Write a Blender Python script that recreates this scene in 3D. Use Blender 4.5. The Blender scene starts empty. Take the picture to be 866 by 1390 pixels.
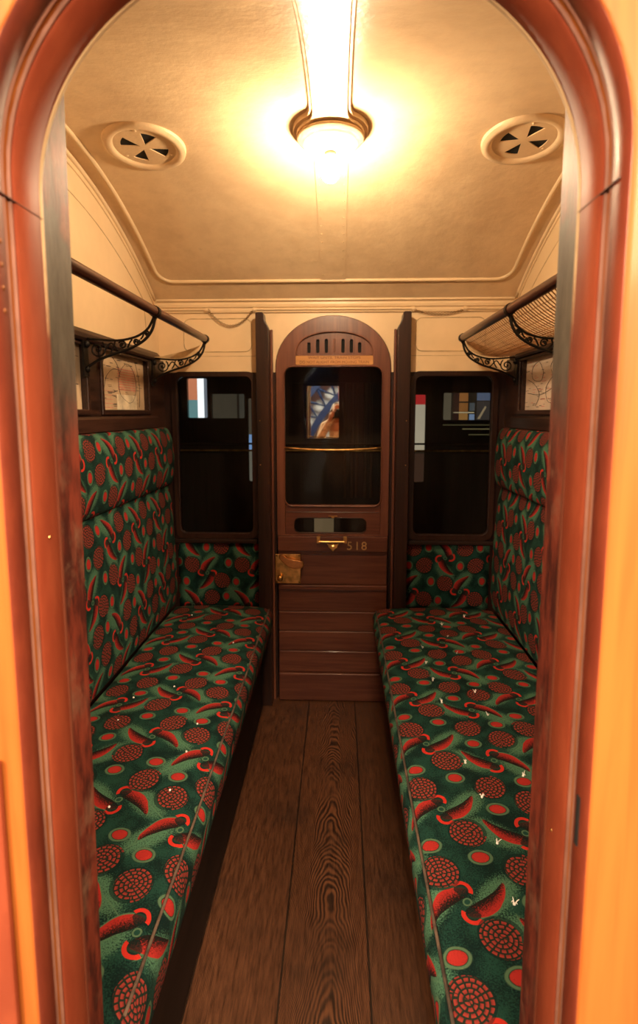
import bpy, bmesh, math, random
from math import sin, cos, pi, radians, sqrt, atan2
from mathutils import Vector, Matrix
from mathutils.geometry import tessellate_polygon
random.seed(7)
SC = bpy.context.scene
COL = SC.collection

# ------------------------------------------------------------------ node helpers
class NT:
    def __init__(s, name):
        s.mat = bpy.data.materials.new(name); s.mat.use_nodes = True
        s.t = s.mat.node_tree; s.t.nodes.clear()
        s.out = s.t.nodes.new('ShaderNodeOutputMaterial')
    def n(s, typ, **kw):
        nd = s.t.nodes.new(typ)
        for k, v in kw.items(): setattr(nd, k, v)
        return nd
    def set(s, sock, v):
        if isinstance(v, bpy.types.NodeSocket): s.t.links.new(v, sock)
        elif v is not None: sock.default_value = v
    def m(s, op, a, b=None, c=None, clamp=False):
        nd = s.n('ShaderNodeMath', operation=op, use_clamp=clamp)
        s.set(nd.inputs[0], a); s.set(nd.inputs[1], b); s.set(nd.inputs[2], c)
        return nd.outputs[0]
    def mix(s, f, a, b):
        nd = s.n('ShaderNodeMix', data_type='RGBA')
        s.set(nd.inputs[0], f); s.set(nd.inputs[6], a); s.set(nd.inputs[7], b)
        return nd.outputs[2]
    def ss(s, v, lo, hi, a=0.0, b=1.0):
        nd = s.n('ShaderNodeMapRange', interpolation_type='SMOOTHSTEP')
        s.set(nd.inputs[0], v); nd.inputs[1].default_value = lo; nd.inputs[2].default_value = hi
        nd.inputs[3].default_value = a; nd.inputs[4].default_value = b
        return nd.outputs[0]
    def coord(s, which='Object', scale=(1, 1, 1), rot=(0, 0, 0), loc=(0, 0, 0)):
        tc = s.n('ShaderNodeTexCoord'); mp = s.n('ShaderNodeMapping')
        s.t.links.new(tc.outputs[which], mp.inputs[0])
        mp.inputs[1].default_value = loc; mp.inputs[2].default_value = rot; mp.inputs[3].default_value = scale
        return mp.outputs[0]
    def noise(s, vec, scale, detail=3, rough=.55, dist=0.0):
        nd = s.n('ShaderNodeTexNoise'); s.set(nd.inputs['Vector'], vec)
        nd.inputs['Scale'].default_value = scale; nd.inputs['Detail'].default_value = detail
        nd.inputs['Roughness'].default_value = rough; nd.inputs['Distortion'].default_value = dist
        return nd.outputs[0]
    def bump(s, h, strength=.2, dist=.01):
        nd = s.n('ShaderNodeBump'); s.set(nd.inputs['Height'], h)
        nd.inputs['Strength'].default_value = strength; nd.inputs['Distance'].default_value = dist
        return nd.outputs[0]
    def pbr(s, color, rough=.5, metal=0.0, normal=None, coat=0.0, spec=.5, sheen=0.0, emis=None, estr=0.0):
        p = s.n('ShaderNodeBsdfPrincipled')
        s.set(p.inputs['Base Color'], color); s.set(p.inputs['Roughness'], rough); s.set(p.inputs['Metallic'], metal)
        if normal is not None: s.set(p.inputs['Normal'], normal)
        p.inputs['Coat Weight'].default_value = coat; p.inputs['Coat Roughness'].default_value = .12
        p.inputs['Specular IOR Level'].default_value = spec
        p.inputs['Sheen Weight'].default_value = sheen
        if emis is not None: s.set(p.inputs['Emission Color'], emis); p.inputs['Emission Strength'].default_value = estr
        s.t.links.new(p.outputs[0], s.out.inputs[0])
        return s.mat

def rgb(r, g, b): return (r, g, b, 1.0)

def mat_plain(name, c, rough=.5, metal=0.0, coat=0.0, var=.25, scale=18, spec=.5, bump=0.0):
    t = NT(name); v = t.coord(); nz = t.noise(v, scale, 4)
    d = tuple(x * (1 - var) for x in c[:3]) + (1,)
    l = tuple(min(1, x * (1 + var)) for x in c[:3]) + (1,)
    col = t.mix(t.ss(nz, .3, .7), d, l)
    nrm = t.bump(nz, bump, .004) if bump else None
    return t.pbr(col, rough, metal, nrm, coat, spec)

def mat_wood(name, dark, light, axis='Z', rough=.35, coat=.3, gscale=1.0, wear=None, bump=.08, spec=.5):
    t = NT(name)
    sc = {'X': (.06, 1, 1), 'Y': (1, .06, 1), 'Z': (1, 1, .06)}[axis]
    v = t.coord(scale=sc)
    n1 = t.noise(v, 60 * gscale, 5, .6, .6); n2 = t.noise(v, 9 * gscale, 3, .5, 1.2)
    f = t.m('ADD', t.m('MULTIPLY', n1, .5), t.m('MULTIPLY', n2, .5))
    col = t.mix(t.ss(f, .36, .64), dark, light)
    if wear is not None:
        vv = t.coord(); w = t.noise(vv, 6, 6, .7)
        col = t.mix(t.ss(w, .52, .72), col, wear)
    return t.pbr(col, rough, 0, t.bump(n1, bump, .003), coat, spec)

def mat_emit(name, c, strength):
    t = NT(name); v = t.coord(); nz = t.noise(v, 9, 3)
    col = t.mix(t.ss(nz, .3, .7), tuple(x * .9 for x in c[:3]) + (1,), c)
    e = t.n('ShaderNodeEmission'); t.set(e.inputs[0], col); e.inputs[1].default_value = strength
    t.t.links.new(e.outputs[0], t.out.inputs[0]); return t.mat

def mat_glass(name, tint=(.85, .87, .85, 1), refl=.07, refl_col=(1, 1, 1, 1)):
    t = NT(name)
    tr = t.n('ShaderNodeBsdfTransparent'); tr.inputs[0].default_value = tint
    gl = t.n('ShaderNodeBsdfGlossy'); gl.inputs['Roughness'].default_value = .015; gl.inputs[0].default_value = refl_col
    lw = t.n('ShaderNodeLayerWeight'); lw.inputs[0].default_value = .25
    sm = t.coord(); dirt = t.noise(sm, 5, 4)
    f = t.m('ADD', t.m('MULTIPLY', lw.outputs[0], .08), t.m('MULTIPLY', t.ss(dirt, .2, .8, .85, 1.1), refl), clamp=True)
    mx = t.n('ShaderNodeMixShader'); t.set(mx.inputs[0], f)
    t.t.links.new(tr.outputs[0], mx.inputs[1]); t.t.links.new(gl.outputs[0], mx.inputs[2])
    t.t.links.new(mx.outputs[0], t.out.inputs[0]); return t.mat

# ------------------------------------------------------------------ moquette cloth
def mat_moquette():
    t = NT('moquette cloth'); m = t.m
    uv = t.n('ShaderNodeUVMap'); uv.uv_map = 'UVMap'
    sx = t.n('ShaderNodeSeparateXYZ'); t.t.links.new(uv.outputs[0], sx.inputs[0])
    wob = t.noise(uv.outputs[0], 14, 2)
    U = m('ADD', sx.outputs[0], m('MULTIPLY', m('SUBTRACT', wob, .5), .012)); V = sx.outputs[1]
    PU, PV = .36, .265
    def wd(S, c, P): return m('WRAP', m('SUBTRACT', S, c), P / 2, -P / 2)
    pile = t.noise(uv.outputs[0], 300, 3, .75)
    big = t.noise(uv.outputs[0], 16, 2, .5, .4)
    GD, GM, GL = rgb(.0016, .011, .0095), rgb(.0085, .042, .030), rgb(.060, .155, .092)
    # ground: deep bottle green drifting to leaf green, leaf ribs as thin pale lines
    lf = None
    base = t.mix(t.ss(m('ADD', big, m('MULTIPLY', m('SUBTRACT', pile, .5), 1.5)), .36, .62), GD, GM)
    def leaf(base, cx, cy, ang, L, W):
        du, dv = wd(U, cx, PU), wd(V, cy, PV)
        c, s_ = cos(ang), sin(ang)
        p = m('ADD', m('MULTIPLY', du, c), m('MULTIPLY', dv, s_)); q = m('SUBTRACT', m('MULTIPLY', dv, c), m('MULTIPLY', du, s_))
        e = m('ADD', m('POWER', m('DIVIDE', p, L), 2.0), m('POWER', m('DIVIDE', q, W), 2.0))
        f = m('ADD', t.ss(e, .1, 1.0, .62, 0), m('MULTIPLY', m('SUBTRACT', pile, .5), 2.4))
        f = m('MULTIPLY', t.ss(f, .15, .75), t.ss(e, .8, 1.05, 1, 0))
        base = t.mix(f, base, GL)
        rib = m('ABSOLUTE', q)
        rib = m('MULTIPLY', t.ss(rib, .0008, .002, .75, 0), t.ss(e, .6, 1.0, 1, 0))
        return t.mix(rib, base, rgb(.07, .15, .085))
    for (cx, cy, a) in ((.062, .012, .75), (-.075, -.005, .7), (.245, .15, -.75), (.105, .185, -.7)):
        base = leaf(base, cx, cy, a, .092, .046)
    RED, DRED, BRK, RIM = rgb(.31, .020, .016), rgb(.10, .014, .012), rgb(.010, .017, .011), rgb(.065, .125, .07)
    DISC = rgb(.24, .032, .024)
    col = base
    def pair(col, cx, cy, mir):
        du, dv = wd(U, cx, PU), wd(V, cy, PV)
        if mir: du = m('MULTIPLY', du, -1)
        a = radians(38); c, s_ = cos(a), sin(a)
        p = m('ADD', m('MULTIPLY', du, c), m('MULTIPLY', dv, s_)); q = m('SUBTRACT', m('MULTIPLY', dv, c), m('MULTIPLY', du, s_))
        sg = m('SIGN', q); p = m('MULTIPLY', p, sg); q = m('ABSOLUTE', q)
        # body
        dp = m('ADD', p, .036)
        dq = m('ADD', m('SUBTRACT', q, .033), m('MULTIPLY', m('POWER', dp, 2.0), 4.2))
        wid = m('MULTIPLY', t.ss(p, -.10, .01, .011, .021), 1)
        qe = m('DIVIDE', dq, wid)
        e = m('ADD', m('POWER', m('DIVIDE', dp, .058), 2.0), m('POWER', qe, 2.0))
        g = m('ADD', qe, m('MULTIPLY', m('SUBTRACT', pile, .5), 4.0))
        body = t.mix(t.ss(g, -.55, .75), rgb(.006, .006, .005), RED)
        rim = m('MULTIPLY', t.ss(e, 1.25, 1.45, 1, 0), t.ss(qe, -.2, .3))
        col = t.mix(rim, col, RIM)
        col = t.mix(t.ss(e, .98, 1.06, 1, 0), col, body)
        # hook
        hx, hy = m('SUBTRACT', p, .013), m('SUBTRACT', q, .026)
        hr = m('SQRT', m('ADD', m('POWER', hx, 2.0), m('POWER', hy, 2.0)))
        hk = m('MULTIPLY', t.ss(m('ABSOLUTE', m('SUBTRACT', hr, .0185)), .0038, .0048, 1, 0), m('GREATER_THAN', m('ADD', hx, m('MULTIPLY', hy, .35)), .002))
        inn = m('MULTIPLY', m('LESS_THAN', hr, .0158), .85)
        col = t.mix(m('MULTIPLY', inn, m('GREATER_THAN', hx, -.012)), col, GD)
        col = t.mix(hk, col, rgb(.42, .022, .014))
        r0 = m('SQRT', m('ADD', m('POWER', p, 2.0), m('POWER', q, 2.0)))
        col = t.mix(m('LESS_THAN', r0, .0095), col, RIM)
        col = t.mix(m('LESS_THAN', r0, .006), col, GM)
        return col
    def disc(col, cx, cy, R, tw):
        du, dv = wd(U, cx, PU), wd(V, cy, PV)
        r = m('DIVIDE', m('SQRT', m('ADD', m('POWER', du, 2.0), m('POWER', dv, 2.0))), R)
        th = m('ADD', m('DIVIDE', m('ARCTAN2', dv, du), 2 * pi), .5)
        th = m('FRACT', m('ADD', th, tw))
        s = m('ADD', m('MULTIPLY', r, 4.6), th)
        ring = m('FLOOR', s); fr = m('FRACT', s)
        n = m('ADD', m('MULTIPLY', ring, 4.0), 3.0)
        f = m('FRACT', m('ADD', m('MULTIPLY', th, n), m('MULTIPLY', ring, .37)))
        cell = m('MULTIPLY', m('GREATER_THAN', fr, .34), m('GREATER_THAN', f, .32))
        red = t.mix(t.ss(m('ADD', fr, m('MULTIPLY', m('SUBTRACT', pile, .5), .5)), .15, .85), DRED, DISC)
        d = t.mix(cell, BRK, red)
        lim = m('ADD', .94, m('MULTIPLY', m('SUBTRACT', th, .5), .22))
        k = m('LESS_THAN', r, lim)
        col = t.mix(m('MULTIPLY', m('LESS_THAN', r, 1.06), .7), col, GD)
        return t.mix(k, col, d)
    def oval(col, cx, cy):
        du, dv = wd(U, cx, PU), wd(V, cy, PV)
        r = m('SQRT', m('ADD', m('POWER', m('DIVIDE', du, .026), 2.0), m('POWER', m('DIVIDE', dv, .021), 2.0)))
        col = t.mix(t.ss(r, .95, 1.08, 1, 0), col, RIM)
        col = t.mix(t.ss(r, .74, .80, .9, 0), col, GD)
        red = t.mix(t.ss(m('SUBTRACT', m('ADD', pile, .3), m('MULTIPLY', r, .35)), .35, .6), DRED, RED)
        return t.mix(t.ss(r, .66, .74, 1, 0), col, red)
    col = pair(col, 0, 0, False); col = pair(col, .18, .184, True)
    for (x, y, tw) in ((-.041, .077, .1), (.046, .187, .55), (.138, .077, .3), (.231, .021, .8)): col = disc(col, x, y, .043, tw)
    for (x, y) in ((-.047, .152), (.056, .113), (.137, -.003), (.235, .099)): col = oval(col, x, y)
    h = m('ADD', m('MULTIPLY', pile, .6), m('MULTIPLY', t.noise(uv.outputs[0], 7, 2), 1.4))
    return t.pbr(col, .92, 0, t.bump(h, .35, .006), 0, .15, .0)

M = {}
M['moq'] = mat_moquette()
M['mahog'] = mat_wood('dark mahogany', rgb(.012, .005, .0035), rgb(.036, .013, .008), 'Z', .38, .15, spec=.3)
M['mahogX'] = mat_wood('dark mahogany across', rgb(.014, .006, .004), rgb(.038, .014, .009), 'X', .42, .12, spec=.3)
M['mahogY'] = mat_wood('dark mahogany along', rgb(.014, .006, .004), rgb(.045, .018, .011), 'Y', .42, .12, spec=.3)
M['basew'] = mat_wood('blackened seat base wood', rgb(.006, .003, .002), rgb(.014, .007, .005), 'Y', .6, 0, spec=.2)
M['door'] = mat_wood('red mahogany door', rgb(.085, .024, .013), rgb(.15, .048, .025), 'X', .40, .12, spec=.35)
M['doorV'] = mat_wood('red mahogany stile', rgb(.105, .031, .016), rgb(.185, .062, .032), 'Z', .36, .25, spec=.45)
M['groove'] = mat_plain('shadow gap', rgb(.012, .005, .004), .8)
M['dark'] = mat_plain('black void', rgb(.004, .004, .004), .9)
M['brass'] = mat_plain('old brass', rgb(.62, .36, .12), .32, 1.0, var=.35, scale=30)
M['gold'] = mat_plain('gilt lettering', rgb(.50, .30, .11), .45, .4)
M['iron'] = mat_plain('black iron', rgb(.012, .010, .009), .5, .6, spec=.4)
M['rod'] = mat_wood('rack rail wood', rgb(.035, .011, .007), rgb(.10, .033, .019), 'Y', .3, .3)
M['string'] = mat_plain('net string', rgb(.46, .25, .12), .85)
M['canvas'] = mat_plain('tan canvas', rgb(.55, .38, .20), .8)
M['thread'] = mat_plain('white cotton', rgb(.8, .76, .7), .9)
M['glass'] = mat_glass('window glass', (.88, .88, .85, 1), .004)
M['bulb'] = mat_emit('lit bulb', rgb(1, .74, .46), 960)

def mat_cream():
    t = NT('cream gloss paint'); v = t.coord()
    a = t.noise(v, 2.2, 4, .6); b = t.noise(v, 14, 5, .65); c = t.noise(v, 55, 3)
    col = t.mix(t.ss(t.m('ADD', t.m('MULTIPLY', a, .6), t.m('MULTIPLY', b, .4)), .36, .62), rgb(.64, .455, .27), rgb(.76, .56, .34))
    col = t.mix(t.ss(b, .64, .80, 0, .35), col, rgb(.42, .31, .20))
    h = t.m('ADD', t.m('MULTIPLY', a, 1.2), t.m('ADD', t.m('MULTIPLY', b, .5), t.m('MULTIPLY', c, .12)))
    return t.pbr(col, .30, 0, t.bump(h, .35, .012), .0, .45)
M['cream'] = mat_cream()
def mat_cream2():
    t = NT('cream wall paint'); v = t.coord()
    a = t.noise(v, 3, 4, .6)
    col = t.mix(t.ss(a, .35, .65), rgb(.72, .535, .32), rgb(.80, .60, .37))
    return t.pbr(col, .38, 0, t.bump(a, .1, .01), 0, .4)
M['creamw'] = mat_cream2()

def mat_floor():
    t = NT('worn floor boards'); m = t.m
    tc = t.n('ShaderNodeTexCoord'); sx = t.n('ShaderNodeSeparateXYZ'); t.t.links.new(tc.outputs['Object'], sx.inputs[0])
    X, Y = sx.outputs[0], sx.outputs[1]
    px = m('DIVIDE', m('ADD', X, .608), .243); idx = m('FLOOR', px); fx = m('FRACT', px)
    cb = t.n('ShaderNodeCombineXYZ'); t.set(cb.inputs[0], X); t.set(cb.inputs[1], m('ADD', m('MULTIPLY', Y, .10), m('MULTIPLY', idx, 3.7))); t.set(cb.inputs[2], m('MULTIPLY', idx, 1.3))
    warp = t.noise(cb.outputs[0], 6, 3, .5)
    # cathedral grain: nested tongues down the middle board, straight grain on its neighbours
    mid = m('COMPARE', idx, 2.0, .1)
    cen = m('ADD', m('MULTIPLY', mid, .92), -.38)
    lx = m('MULTIPLY', m('ADD', m('SUBTRACT', fx, cen), m('MULTIPLY', m('SUBTRACT', warp, .5), .22)), .243)
    big = t.noise(tc.outputs['Object'], 2.6, 3, .6)
    ph = m('ADD', m('ADD', Y, m('MULTIPLY', m('POWER', lx, 2.0), 48.0)), m('ADD', m('MULTIPLY', warp, .5), m('MULTIPLY', big, .45)))
    rings = m('SINE', m('MULTIPLY', ph, 160.0))
    fine = t.noise(cb.outputs[0], 130, 4, .6)
    amp = m('MULTIPLY', m('ADD', m('MULTIPLY', mid, .15), .10), t.ss(t.noise(tc.outputs['Object'], 4.0, 2), .35, .62, .25, 1.15))
    f = m('ADD', m('MULTIPLY', rings, amp), m('ADD', m('MULTIPLY', fine, .75), .12))
    col = t.mix(t.ss(f, .2, .85), rgb(.018, .006, .003), rgb(.150, .056, .022))
    tone = m('FRACT', m('MULTIPLY', m('SINE', m('MULTIPLY', idx, 12.9)), 43.7))
    col = t.mix(m('MULTIPLY', tone, .35), col, rgb(.04, .017, .008))
    blot = t.noise(tc.outputs['Object'], 3.5, 4, .6)
    col = t.mix(t.ss(blot, .5, .75, 0, .6), col, rgb(.018, .008, .005))
    seam = m('LESS_THAN', m('ABSOLUTE', m('SUBTRACT', m('FRACT', m('ADD', fx, .5)), .5)), .012)
    col = t.mix(m('MULTIPLY', seam, .85), col, rgb(.004, .002, .001))
    h = m('SUBTRACT', f, m('MULTIPLY', seam, 2))
    return t.pbr(col, t.ss(fine, .3, .7, .38, .58), 0, t.bump(h, .25, .004), 0, .4)
M['floor'] = mat_floor()

def mat_jamb(name, a, b, wear, rough=.3, sc=7, lo=.5, hi=.7):
    t = NT(name); v = t.coord(scale=(1, 1, .35)); v2 = t.coord()
    n1 = t.noise(v, 30, 5, .6); n2 = t.noise(v, sc, 6, .7)
    col = t.mix(t.ss(n1, .35, .65), a, b)
    col = t.mix(t.ss(n2, lo, hi), col, wear)
    return t.pbr(col, rough+.12, 0, t.bump(n1, .1, .004), .07, .3)
M['reveal'] = mat_jamb('red oxide door frame paint', rgb(.20, .038, .016), rgb(.24, .050, .021), rgb(.15, .030, .015), .36, 4, .55, .8)
M['bead'] = mat_jamb('weathered frame bead', rgb(.17, .075, .052), rgb(.26, .12, .085), rgb(.24, .06, .032), .5, 5, .6, .8)
M['teak'] = mat_wood('varnished golden teak', rgb(.25, .064, .011), rgb(.37, .112, .022), 'Z', .5, .06, .6, None, .03, .22)
M['seam'] = mat_plain('frame joint', rgb(.06, .02, .012), .7)

def mat_pillar():
    t = NT('worn pillar board'); tc = t.n('ShaderNodeTexCoord'); sx = t.n('ShaderNodeSeparateXYZ'); t.t.links.new(tc.outputs['Object'], sx.inputs[0])
    v = t.coord(scale=(1, 1, .25)); v2 = t.coord()
    a = t.noise(v, 34, 6, .7); b = t.noise(v2, 9, 5, .7)
    red = t.mix(t.ss(a, .38, .66), rgb(.050, .011, .008), rgb(.20, .038, .02))
    red = t.mix(t.ss(b, .50, .75, 0, .75), red, rgb(.22, .12, .075))
    grey = t.mix(t.ss(a, .3, .7), rgb(.045, .038, .028), rgb(.105, .090, .068))
    zz = t.m('ADD', sx.outputs[2], t.m('MULTIPLY', t.m('SUBTRACT', b, .5), .18))
    g = t.m('MULTIPLY', t.ss(zz, 1.46, 1.62), t.ss(zz, 1.76, 1.80, 1, 0))
    return t.pbr(t.mix(g, red, grey), .5, 0, t.bump(a, .25, .004), .05, .35)
M['pillar'] = mat_pillar()

def mat_strip():
    t = NT('cream edge worn to red'); tc = t.n('ShaderNodeTexCoord'); sx = t.n('ShaderNodeSeparateXYZ'); t.t.links.new(tc.outputs['Object'], sx.inputs[0])
    v = t.coord(); b = t.noise(v, 12, 5, .7)
    zz = t.m('ADD', sx.outputs[2], t.m('MULTIPLY', t.m('SUBTRACT', b, .5), .15))
    return t.pbr(t.mix(t.ss(zz, 1.60, 1.72), rgb(.13, .035, .018), rgb(.50, .36, .20)), .45)
M['strip'] = mat_strip()

# ------------------------------------------------------------------ mesh helpers
class MB:
    def __init__(s): s.v = []; s.f = []; s.uv = {}; s.mi = []; s.cur = 0
    def add(s, vs, fs):
        o = len(s.v); s.v += [tuple(x) for x in vs]
        for f in fs: s.f.append([i + o for i in f]); s.mi.append(s.cur)
        return o
    def box(s, x0, x1, y0, y1, z0, z1):
        x0, x1 = sorted((x0, x1)); y0, y1 = sorted((y0, y1)); z0, z1 = sorted((z0, z1))
        s.add([(x0,y0,z0),(x1,y0,z0),(x1,y1,z0),(x0,y1,z0),(x0,y0,z1),(x1,y0,z1),(x1,y1,z1),(x0,y1,z1)],
              [(0,3,2,1),(4,5,6,7),(0,1,5,4),(1,2,6,5),(2,3,7,6),(3,0,4,7)]); return s
    def tube(s, pts, r, seg=8, closed=False):
        P = [Vector(p) for p in pts]; n = len(P)
        rr = r if isinstance(r, (list, tuple)) else [r] * n
        vs = []; prev = None
        for i in range(n):
            if closed: d = P[(i + 1) % n] - P[i - 1]
            else: d = P[min(i + 1, n - 1)] - P[max(i - 1, 0)]
            d.normalize()
            if prev is None:
                a = Vector((0, 0, 1)) if abs(d.z) < .9 else Vector((1, 0, 0)); u = d.cross(a).normalized()
            else:
                u = prev - d * prev.dot(d)
                u = u.normalized() if u.length > 1e-6 else d.orthogonal().normalized()
            prev = u; w = d.cross(u)
            for k in range(seg):
                t = 2 * pi * k / seg; vs.append(P[i] + (u * cos(t) + w * sin(t)) * rr[i])
        fs = []
        for i in range(n if closed else n - 1):
            j = (i + 1) % n
            for k in range(seg): fs.append((i*seg+k, i*seg+(k+1)%seg, j*seg+(k+1)%seg, j*seg+k))
        if not closed: fs += [tuple(range(seg))[::-1], tuple((n-1)*seg+k for k in range(seg))]
        s.add(vs, fs); return s
    def prism(s, outer, holes, mp, d0, d1):
        """2D polygon (with holes) extruded from depth d0 to d1; mp(a, b, d) -> 3D point"""
        loops = [outer] + list(holes); flat = [p for l in loops for p in l]; n = len(flat)
        tris = tessellate_polygon([[Vector((a, b, 0)) for a, b in l] for l in loops])
        vs = [mp(a, b, d0) for a, b in flat] + [mp(a, b, d1) for a, b in flat]
        fs = []
        for t in tris: fs.append(tuple(t)); fs.append(tuple(i + n for i in reversed(t)))
        o = 0
        for l in loops:
            k = len(l)
            for i in range(k): fs.append((o+i, o+(i+1)%k, n+o+(i+1)%k, n+o+i))
            o += k
        s.add(vs, fs); return s
    def lathe(s, prof, seg=40, c=(0,0,0), mp=None):
        mp = mp or (lambda x, y, z: (x, y, z)); vs = []; n = len(prof)
        for r, z in prof:
            for k in range(seg):
                t = 2*pi*k/seg; vs.append(Vector(mp(r*cos(t), r*sin(t), z)) + Vector(c))
        fs = []
        for i in range(n-1):
            for k in range(seg): fs.append((i*seg+k, i*seg+(k+1)%seg, (i+1)*seg+(k+1)%seg, (i+1)*seg+k))
        fs.append(tuple(range(seg))[::-1]); fs.append(tuple((n-1)*seg+k for k in range(seg)))
        s.add(vs, fs); return s
    def ball(s, c, r, seg=12, rings=8):
        rx, ry, rz = r if isinstance(r, (list, tuple)) else (r, r, r)
        prof = [(sin(pi*i/rings), -cos(pi*i/rings)) for i in range(rings+1)]
        prof[0] = (.02, -1); prof[-1] = (.02, 1)
        return s.lathe(prof, seg, c, lambda x, y, z: (x*rx, y*ry, z*rz))
    def sweep(s, path, prof, closed_prof=False):
        """path: list of functions p(d, y) evaluated for every profile point"""
        n = len(prof); vs = [f(d, y) for f in path for d, y in prof]; fs = []
        for i in range(len(path)-1):
            for k in range(n if closed_prof else n-1): fs.append((i*n+k, i*n+(k+1)%n, (i+1)*n+(k+1)%n, (i+1)*n+k))
        if closed_prof: fs += [tuple(range(n))[::-1], tuple((len(path)-1)*n+k for k in range(n))]
        s.add(vs, fs); return s
    def build(s, name, mat, parent=None, loc=None, bevel=0, smooth=False, seg=2, uvs=None, sub=0):
        me = bpy.data.meshes.new(name); o = bpy.data.objects.new(name, me); COL.objects.link(o)
        off = Vector(loc) if loc else Vector((0, 0, 0))
        if parent is not None: off = parent_world(parent)
        me.from_pydata([tuple(Vector(p) - off) for p in s.v], [], s.f)
        mats = mat if isinstance(mat, (list, tuple)) else [mat]
        for q in mats: me.materials.append(q)
        if len(mats) > 1:
            for p, i in zip(me.polygons, s.mi): p.material_index = i
        if uvs:
            L = me.uv_layers.new(name='UVMap')
            for lp in me.loops: L.data[lp.index].uv = uvs[lp.vertex_index]
        bm = bmesh.new(); bm.from_mesh(me); bmesh.ops.recalc_face_normals(bm, faces=bm.faces); bm.to_mesh(me); bm.free()
        if parent is not None: o.parent = parent
        else: o.location = off
        if bevel:
            b = o.modifiers.new('bevel', 'BEVEL'); b.width = bevel; b.segments = seg; b.limit_method = 'ANGLE'; b.angle_limit = radians(40)
        if sub:
            q = o.modifiers.new('subdivision', 'SUBSURF'); q.levels = sub; q.render_levels = sub
        if smooth:
            for p in me.polygons: p.use_smooth = True
            if smooth != 'all':
                try: me.set_sharp_from_angle(angle=radians(45))
                except Exception: pass
        return o
def parent_world(p):
    v = Vector(p.location)
    while p.parent: p = p.parent; v += Vector(p.location)
    return v
def thing(name, label, cat, loc=(0, 0, 0), group=None):
    o = bpy.data.objects.new(name, None); COL.objects.link(o); o.location = loc; o.empty_display_size = .05
    tag(o, label, cat, group); return o
def tag(o, label=None, cat=None, group=None, kind=None):
    if label: o['label'] = label
    if cat: o['category'] = cat
    if group: o['group'] = group
    if kind: o['kind'] = kind
    return o
def struct(o, label=None, cat=None): return tag(o, label, cat, kind='structure')
def rrect(x0, x1, y0, y1, r, n=6):
    pts = []
    for cx, cy, a in ((x1-r, y0+r, -90), (x1-r, y1-r, 0), (x0+r, y1-r, 90), (x0+r, y0+r, 180)):
        for i in range(n+1):
            t = radians(a + 90*i/n); pts.append((cx + r*cos(t), cy + r*sin(t)))
    return pts
def arch(a, b, zs, z0, off=0, n=28):
    """arched opening outline, offset outward by off"""
    pts = [(a+off, z0)]
    for i in range(n+1):
        t = pi*i/n; nx, nz = cos(t)/a, sin(t)/b; l = sqrt(nx*nx+nz*nz)
        pts.append((a*cos(t) + off*nx/l, zs + b*sin(t) + off*nz/l))
    pts.append((-a-off, z0)); return pts
def text_mesh(body, size, width=None):
    cu = bpy.data.curves.new('txt', 'FONT'); cu.body = body; cu.size = size; cu.align_x = 'CENTER'; cu.align_y = 'CENTER'; cu.extrude = .0006
    ob = bpy.data.objects.new('txt', cu); COL.objects.link(ob); bpy.context.view_layer.update()
    me = ob.evaluated_get(bpy.context.evaluated_depsgraph_get()).to_mesh()
    v = [tuple(p.co) for p in me.vertices]; f = [list(p.vertices) for p in me.polygons]
    bpy.data.objects.remove(ob); bpy.data.curves.remove(cu)
    if width:
        w = max(p[0] for p in v) - min(p[0] for p in v); k = width / w; v = [(p[0]*k, p[1], p[2]) for p in v]
    return v, f
def add_text(mb, body, size, cx, y, cz, width=None):
    v, f = text_mesh(body, size, width); mb.add([(cx + p[0], y - p[2], cz + p[1]) for p in v], f)

XZ = lambda a, b, d: (a, d, b)
YZ = lambda a, b, d: (d, a, b)
XY = lambda a, b, d: (a, b, d)

# ------------------------------------------------------------------ main dimensions (metres)
HX = .885          # partitions
YN, YF = .622, 2.80  # inner faces of the two coach sides
YM = 1.73          # middle of the coach
DA, DB, DS = .29, .25, 1.77   # door arch
def ceil_z(y): return 2.425 - .31 * (y - YM) ** 2

# ================================================================== SETTING
fl = MB().box(-HX-.05, HX+.05, .53, YF+.05, -.05, 0).build('floor', M['floor']); struct(fl, 'worn brown floor boards between the two bench seats', 'floor')

# ceiling
cb = MB(); ys = [.58 + (2.84-.58)*i/60 for i in range(61)]; vs = []; fs = []
for y in ys:
    for x in (-HX-.04, HX+.04): vs.append((x, y, ceil_z(y)))
for y in ys:
    for x in (-HX-.04, HX+.04): vs.append((x, y, ceil_z(y)+.03))
n = len(ys)*2
for i in range(60):
    fs += [(2*i, 2*i+1, 2*i+3, 2*i+2), (n+2*i, n+2*i+2, n+2*i+3, n+2*i+1), (2*i, 2*i+2, n+2*i+2, n+2*i), (2*i+1, n+2*i+1, n+2*i+3, 2*i+3)]
fs += [(0, n, n+1, 1), (120, 121, n+121, n+120)]
cb.add(vs, fs)
ce = cb.build('ceiling', M['cream'], smooth=True); struct(ce, 'arched cream gloss ceiling with faint dents', 'ceiling')
# raised moulding line on the ceiling (rounded rectangle following the curve)
pts = []
for (x, y) in rrect(-.825, .825, .80, 2.66, .07, 8):
    pts.append((x, y))
dense = []
for i in range(len(pts)):
    a, b = pts[i], pts[(i+1) % len(pts)]; L = sqrt((a[0]-b[0])**2 + (a[1]-b[1])**2); k = max(1, int(L/.05))
    for j in range(k): q = j/k; dense.append((a[0]+(b[0]-a[0])*q, a[1]+(b[1]-a[1])*q))
MB().tube([(x, y, ceil_z(y)) for x, y in dense], .009, 8, True).build('panel_moulding', M['creamw'], ce, smooth='all')
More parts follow.
